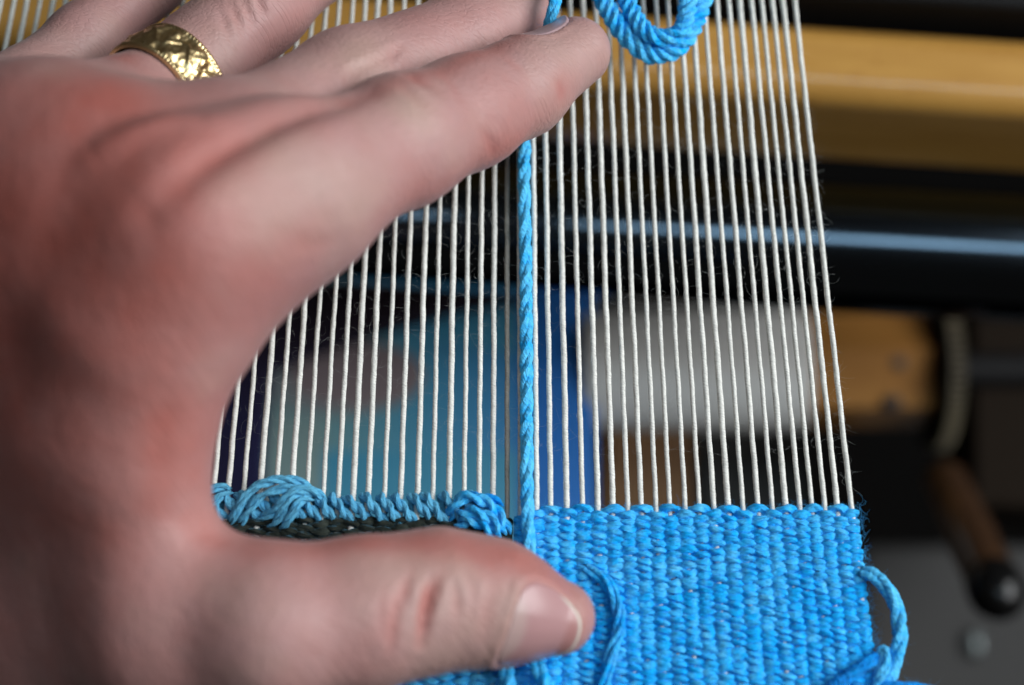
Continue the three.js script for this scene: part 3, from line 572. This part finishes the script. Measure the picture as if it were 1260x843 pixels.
// creases and folds: photo points traced onto the skin, [points, half width mm, depth mm, redness, raised sides]
const creases = [
  [[[532, 712], [526, 732], [521, 760], [517, 792]], 0.7, 0.75, 1.1, 0.5], [[[545, 704], [537, 722], [531, 745], [527, 772]], 0.6, 0.3, 0.55, 0.4],
  [[[497, 716], [488, 742], [484, 770], [480, 800]], 0.7, 0.35, 0.55, 0.5], [[[559, 716], [562, 740], [560, 764]], 0.6, 0.22, 0.4, 0.4], [[[508, 700], [500, 720], [496, 745]], 0.5, 0.2, 0.4, 0.3],
  [[[476, 720], [470, 750], [470, 785]], 0.7, 0.16, 0.25, 0.4], [[[574, 706], [582, 730], [578, 762]], 0.6, 0.14, 0.2, 0.3],
  [[[612, 716], [600, 745], [596, 785]], 1.0, 0.16, 0.3, 0.4], [[[730, 690], [700, 700], [660, 702]], 0.8, 0.1, 0.2, 0.4],
  [[[500, 90], [516, 99], [536, 110]], 1.0, 0.45, 0.3, 0.6], [[[492, 104], [505, 116], [520, 128]], 0.7, 0.18, 0.2, 0.4], [[[542, 92], [556, 104], [566, 120]], 0.7, 0.15, 0.15, 0.4],
  [[[592, 160], [604, 178], [608, 192]], 0.8, 0.2, 0.25, 0.2], [[[686, 96], [691, 112], [690, 126]], 0.8, 0.18, 0.4, 0.2], [[[618, 70], [634, 80], [648, 92]], 0.7, 0.13, 0.15, 0.3],
  ...[0, 1, 2, 3, 4, 5].map((k) => [[[426 + 11 * k, 108 - 5 * k], [430 + 11 * k, 92 - 5 * k], [438 + 11 * k, 80 - 5 * k]], 0.6, 0.36, 0.1, 0.9]),
  ...[0, 1, 2, 3].map((k) => [[[283 + 14 * k, 46 - 9 * k], [276 + 14 * k, 30 - 9 * k], [272 + 14 * k, 16 - 9 * k]], 0.6, 0.26, 0.1, 0.8]),
  [[[255, 148], [210, 152], [160, 168], [110, 195]], 2.2, -1.1, 0, 0], [[[450, 113], [390, 131], [333, 150], [285, 176], [235, 212], [185, 262]], 2.3, 1.5, 0.45, 0.15], [[[120, 250], [60, 290], [0, 340]], 3.4, 0.3, 0.2, 0.1],
  [[[380, 302], [400, 300], [418, 292]], 1.0, 0.12, 0.12, 0.2], [[[350, 285], [372, 300], [384, 312]], 1.2, 0.12, 0.12, 0.2],
  [[[208, 492], [200, 520], [196, 560], [194, 610]], 1.8, 0.22, 0.5, 0.2], [[[215, 640], [250, 655], [290, 668]], 1.6, 0.25, 0.4, 0.2],
  [[[325, 676], [430, 666], [520, 668], [600, 682], [680, 706], [722, 748]], 2.6, 0, 0.95, 0], [[[440, 284], [560, 222], [640, 172], [705, 112]], 2.4, 0, 0.4, 0],
  [[[672, 34], [600, 62], [520, 92], [430, 122]], 1.5, 0, 0.6, 0], [[[205, 112], [130, 124], [60, 138]], 2.4, 0, 0.5, 0],
].map(([pts, w, d, red, lip]) => ({ p: pts.map(([x, y]) => onHand(x, y)).filter(Boolean), w, d, red, lip }));
const segD = (p, a, b) => { const ab = b.clone().sub(a), t = clamp(p.clone().sub(a).dot(ab) / ab.lengthSq(), 0, 1); return [p.distanceTo(a.clone().addScaledVector(ab, t)), t]; };
{
  const lo = V(-125, -8, -95), hi = V(22, 78, 95), net = surfaceNet(handD, lo, hi, 0.62), n = net.pos.length / 3, col = [], uv = [];
  const spots = [[60, 270, 26, 0.85], [190, 205, 13, 0.55], [0, 400, 26, 0.6], [120, 330, 14, 0.4], [-60, 480, 32, 0.45], [60, 600, 24, 0.3], [222, 550, 9, 0.6], [300, 350, 14, 0.2], [620, 170, 8, 0.25], [110, 105, 8, 0.5], [145, 70, 3.5, 0.9], [195, 30, 3.5, 0.8], [60, 720, 24, 0.25], [690, 110, 4, 0.3]].map(([x, y, r, s]) => [onHand(x, y) ?? P(x, y, 10), r, s]);
  const pale = [[505, 130, 5, 0.5], [440, 70, 5, 0.5], [640, 745, 5, 0.3], [330, 250, 14, 0.35], [450, 700, 9, 0.25], [560, 690, 8, 0.25], [60, 110, 9, 0.4]].map(([x, y, r, s]) => [onHand(x, y) ?? P(x, y, 10), r, s]);
  const p = V(), base = [0.43, 0.252, 0.238], red = [0.40, 0.092, 0.066], yellow = [0.44, 0.295, 0.24];  // red: flushed skin, deepened for warm bounced light on the shaded back
  for (let i = 0; i < n; i++) {
    p.fromArray(net.pos, i * 3);
    for (let q = 0; q < 2; q++) p.addScaledVector(gradient(p), -handD(p.x, p.y, p.z));
    const g = gradient(p), p0 = p.clone();
    let off = 0.10 * nz(p.x * 0.16, p.y * 0.16, p.z * 0.16) + 0.045 * nz(p.x * 0.55, p.y * 0.55, p.z * 0.55), rd = 0, yl = 0;
    for (const c of creases) {
      let d = 99, tt = 0; const m = c.p.length - 1;
      if (m < 1 || p.distanceToSquared(c.p[0]) > 4900) continue;
      for (let s = 0; s < m; s++) { const [e, t] = segD(p, c.p[s], c.p[s + 1]); if (e < d) { d = e; tt = (s + t) / m; } }
      if (d > c.w * 5) continue;
      const fade = Math.sqrt(Math.sin(Math.PI * clamp(tt, 0.04, 0.96))), x = d / c.w;
      off += fade * (-c.d * Math.exp(-x * x) + c.lip * Math.abs(c.d) * 0.4 * Math.exp(-(x - 2.1) * (x - 2.1)));
      rd += c.red * fade * 0.85 * Math.exp(-x * x * 0.6);
    }
    for (const [digit, f] of Object.entries(nails)) {
      if (p.distanceTo(f.c) > 14 || bonesD(packed[digit], p.x, p.y, p.z) > 0.5) continue;
      const [a, ph, m] = nailCoord(f, p); if (Math.abs(ph) > 2.2) continue;
      off -= 0.3 * sstep(1.02, 0.92, m); off += 0.24 * sstep(0.85, 0.3, a) * Math.exp(-(((m - 1.09) / 0.09) ** 2));
      rd += 0.12 * Math.exp(-(((m - 1.02) / 0.08) ** 2));
    }
    p.addScaledVector(g, off); p.toArray(net.pos, i * 3);
    for (const [c, r, s] of spots) { const d = p0.distanceTo(c) / r; if (d < 2) rd += s * Math.exp(-d * d * 1.6) * (0.95 + 0.2 * nz(p.x * 0.2, p.y * 0.2, p.z * 0.2)); }
    for (const [c, r, s] of pale) { const d = p0.distanceTo(c) / r; if (d < 2) yl += s * Math.exp(-d * d * 1.6); }
    const a = fbm(p.x * 0.06, p.y * 0.06, p.z * 0.06), b = nz(p.x * 0.33, p.y * 0.33, p.z * 0.33), e = nz(p.x * 1.2, p.y * 1.2, p.z * 1.2);
    let c = mix(base, red, clamp(0.10 + 0.16 * a + 0.07 * b + 0.04 * e + 0.85 * (1 - Math.exp(-rd * 1.1)), 0, 0.9));
    c = mix(c, yellow, clamp(0.10 - 0.35 * a + 0.10 * b + yl - rd * 0.4, 0, 0.8));
    const k = 1 + 0.05 * e; col.push(c[0] * k, c[1] * k, c[2] * k);
    const s = 0.5 * (Math.abs(g.x) > 0.75 ? p.z : p.x), t2 = Math.abs(g.z) > 0.75 || Math.abs(g.x) > 0.75 ? p.y : p.z;
    uv.push(p.x / 22 + p.y * 0.02, p.z / 22 + p.y * 0.025);
  }
  const geo = new THREE.BufferGeometry();
  geo.setAttribute('position', new THREE.Float32BufferAttribute(net.pos, 3)); geo.setAttribute('uv', new THREE.Float32BufferAttribute(uv, 2)); geo.setAttribute('color', new THREE.Float32BufferAttribute(col, 3)); geo.setIndex(net.idx); geo.computeVertexNormals();
  console.log('hand vertices', n, 'finite', net.pos.every(Number.isFinite));
  const hand = thing('hand', 'left hand spread over the warp, wearing a gold ring and holding blue yarn', 'hand', P(200, 500, 0));
  part('skin', geo, M.skin, hand);
  for (const [which, f] of Object.entries(nails)) {
    const na = 44, nw = 40, pos = [], cc = [], uvs = [], idx = [];
    for (let i = 0; i <= na; i++) for (let j = 0; j <= nw; j++) {
      // square mapped onto the nail's rounded outline
      let a = (i / na) * 2 - 1, w = (j / nw) * 2 - 1; const e = a > 0 ? 2.4 : 3.2, inf = Math.max(Math.abs(a), Math.abs(w)), sup = Math.pow(Math.pow(Math.abs(a), e) + Math.pow(Math.abs(w), e), 1 / e), k = sup ? inf / sup : 1;
      a *= k; w *= k;
      const ax = f.c.clone().addScaledVector(f.u, a * f.L), d = f.n.clone().multiplyScalar(Math.cos(w * f.A)).addScaledVector(f.w, Math.sin(w * f.A));
      const r0 = outward(ax, d, which), free = sstep(0.6, 1, a), rim = sstep(0.97, 1.0, inf);
      const r = r0 + 0.12 + 0.35 * free - (rim * (a > 0.6 ? 0.75 : 0.3)) - 0.12 * sstep(0.2, -0.9, a) + 0.02 * nz(w * 9, a * 0.5, 3);
      const q = ax.addScaledVector(d, r); pos.push(q.x, q.y, q.z); uvs.push(a, w);
      const lun = sstep(0.25, 0.0, Math.hypot((a + 1.0) * 1.0, w * 0.75) - 0.34), tip = sstep(0.86, 0.92, inf) * sstep(0.12, 0.5, a);
      let c = mix([0.43, 0.235, 0.235], [0.46, 0.31, 0.29], lun); c = mix(c, [0.60, 0.57, 0.48], which === 'thumb' ? tip * 0.9 : 0); if (which === 'index') c = mix(c, [0.36, 0.28, 0.30], 0.6); c = mix(c, [0.46, 0.19, 0.17], 0.5 * sstep(0.25, 0, Math.abs(a - 0.72)) * (1 - tip)); cc.push(...c);
    }
    for (let i = 0; i < na; i++) for (let j = 0; j < nw; j++) { const a = i * (nw + 1) + j, b = a + nw + 1; idx.push(a, b, a + 1, a + 1, b, b + 1); }
    const ng = new THREE.BufferGeometry(); ng.setAttribute('position', new THREE.Float32BufferAttribute(pos, 3)); ng.setAttribute('uv', new THREE.Float32BufferAttribute(uvs, 2)); ng.setAttribute('color', new THREE.Float32BufferAttribute(cc, 3)); ng.setIndex(idx); ng.computeVertexNormals();
    part('fingernail', ng, M.nail, hand).userData.label = which === 'thumb' ? 'thumbnail with a pale free edge' : 'nail seen edge on at the nearest fingertip';
  }
}
{ // gold ring on the ring finger
  const j = digits.ring.b[1], t = 0.55, c = j[0].p.clone().lerp(j[1].p, t), u = j[1].p.clone().sub(j[0].p).normalize();
  const n0 = V(0, 1, 0).addScaledVector(u, -u.y).normalize(), w0 = V().crossVectors(u, n0), NA = 320, NW = 44, HW = 3.8, pos = [], idx = [], uv = [];
  let R = 0; for (let i = 0; i < 16; i++) { const a = -1.3 + (2.6 * i) / 15, d = n0.clone().multiplyScalar(Math.cos(a)).addScaledVector(w0, Math.sin(a)); R += packed ? lerp(j[0].r, j[1].r, t) / 16 : 0; }
  R += 0.1;
  for (let i = 0; i <= NA; i++) for (let k = 0; k <= NW; k++) {
    const a = (i / NA) * Math.PI * 2, v = k / NW;
    let s, r;                                              // outer face with chasing, then edges and the plain inside
    if (v < 0.8) {
      const x = v / 0.8 * 2 - 1; s = x * HW;
      const edge = Math.abs(x) > 0.8, bead = 0.10 * Math.cos(a * 90), leafA = a * 13 + 1.1 * Math.sin(a * 6 + 1), p1 = Math.cos(leafA + x * 2.6), p2 = Math.cos(leafA - x * 2.6 + 1.6), stem = Math.exp(-((x - 0.35 * Math.sin(a * 9)) ** 2) / 0.012);
      r = R + 1.05 - 0.32 * x * x + (edge ? 0.16 + bead * 0.7 : 0.15 * (p1 + p2) + 0.2 * stem + 0.2 * nz(a * 9, x * 3, 5) + 0.05 * nz(a * 26, x * 8, 2) - 0.02) - 0.5 * sstep(0.94, 1, Math.abs(x));
    } else { const x = 1 - (v - 0.8) / 0.2 * 2; s = x * HW; r = R - 0.1; }
    const d = n0.clone().multiplyScalar(Math.cos(a)).addScaledVector(w0, Math.sin(a)), q = c.clone().addScaledVector(u, s).addScaledVector(d, r); pos.push(q.x, q.y, q.z); uv.push(i / NA, v);
  }
  for (let i = 0; i < NA; i++) for (let k = 0; k < NW; k++) { const a = i * (NW + 1) + k, b = a + NW + 1; idx.push(a, a + 1, b, b, a + 1, b + 1); }
  const g = new THREE.BufferGeometry(); g.setAttribute('position', new THREE.Float32BufferAttribute(pos, 3)); g.setAttribute('uv', new THREE.Float32BufferAttribute(uv, 2)); g.setIndex(idx); g.computeVertexNormals();
  single('gold_ring', g, M.gold, 'wide gold ring with a raised leaf pattern on the ring finger', 'ring');
}

renderer.render(scene, camera);
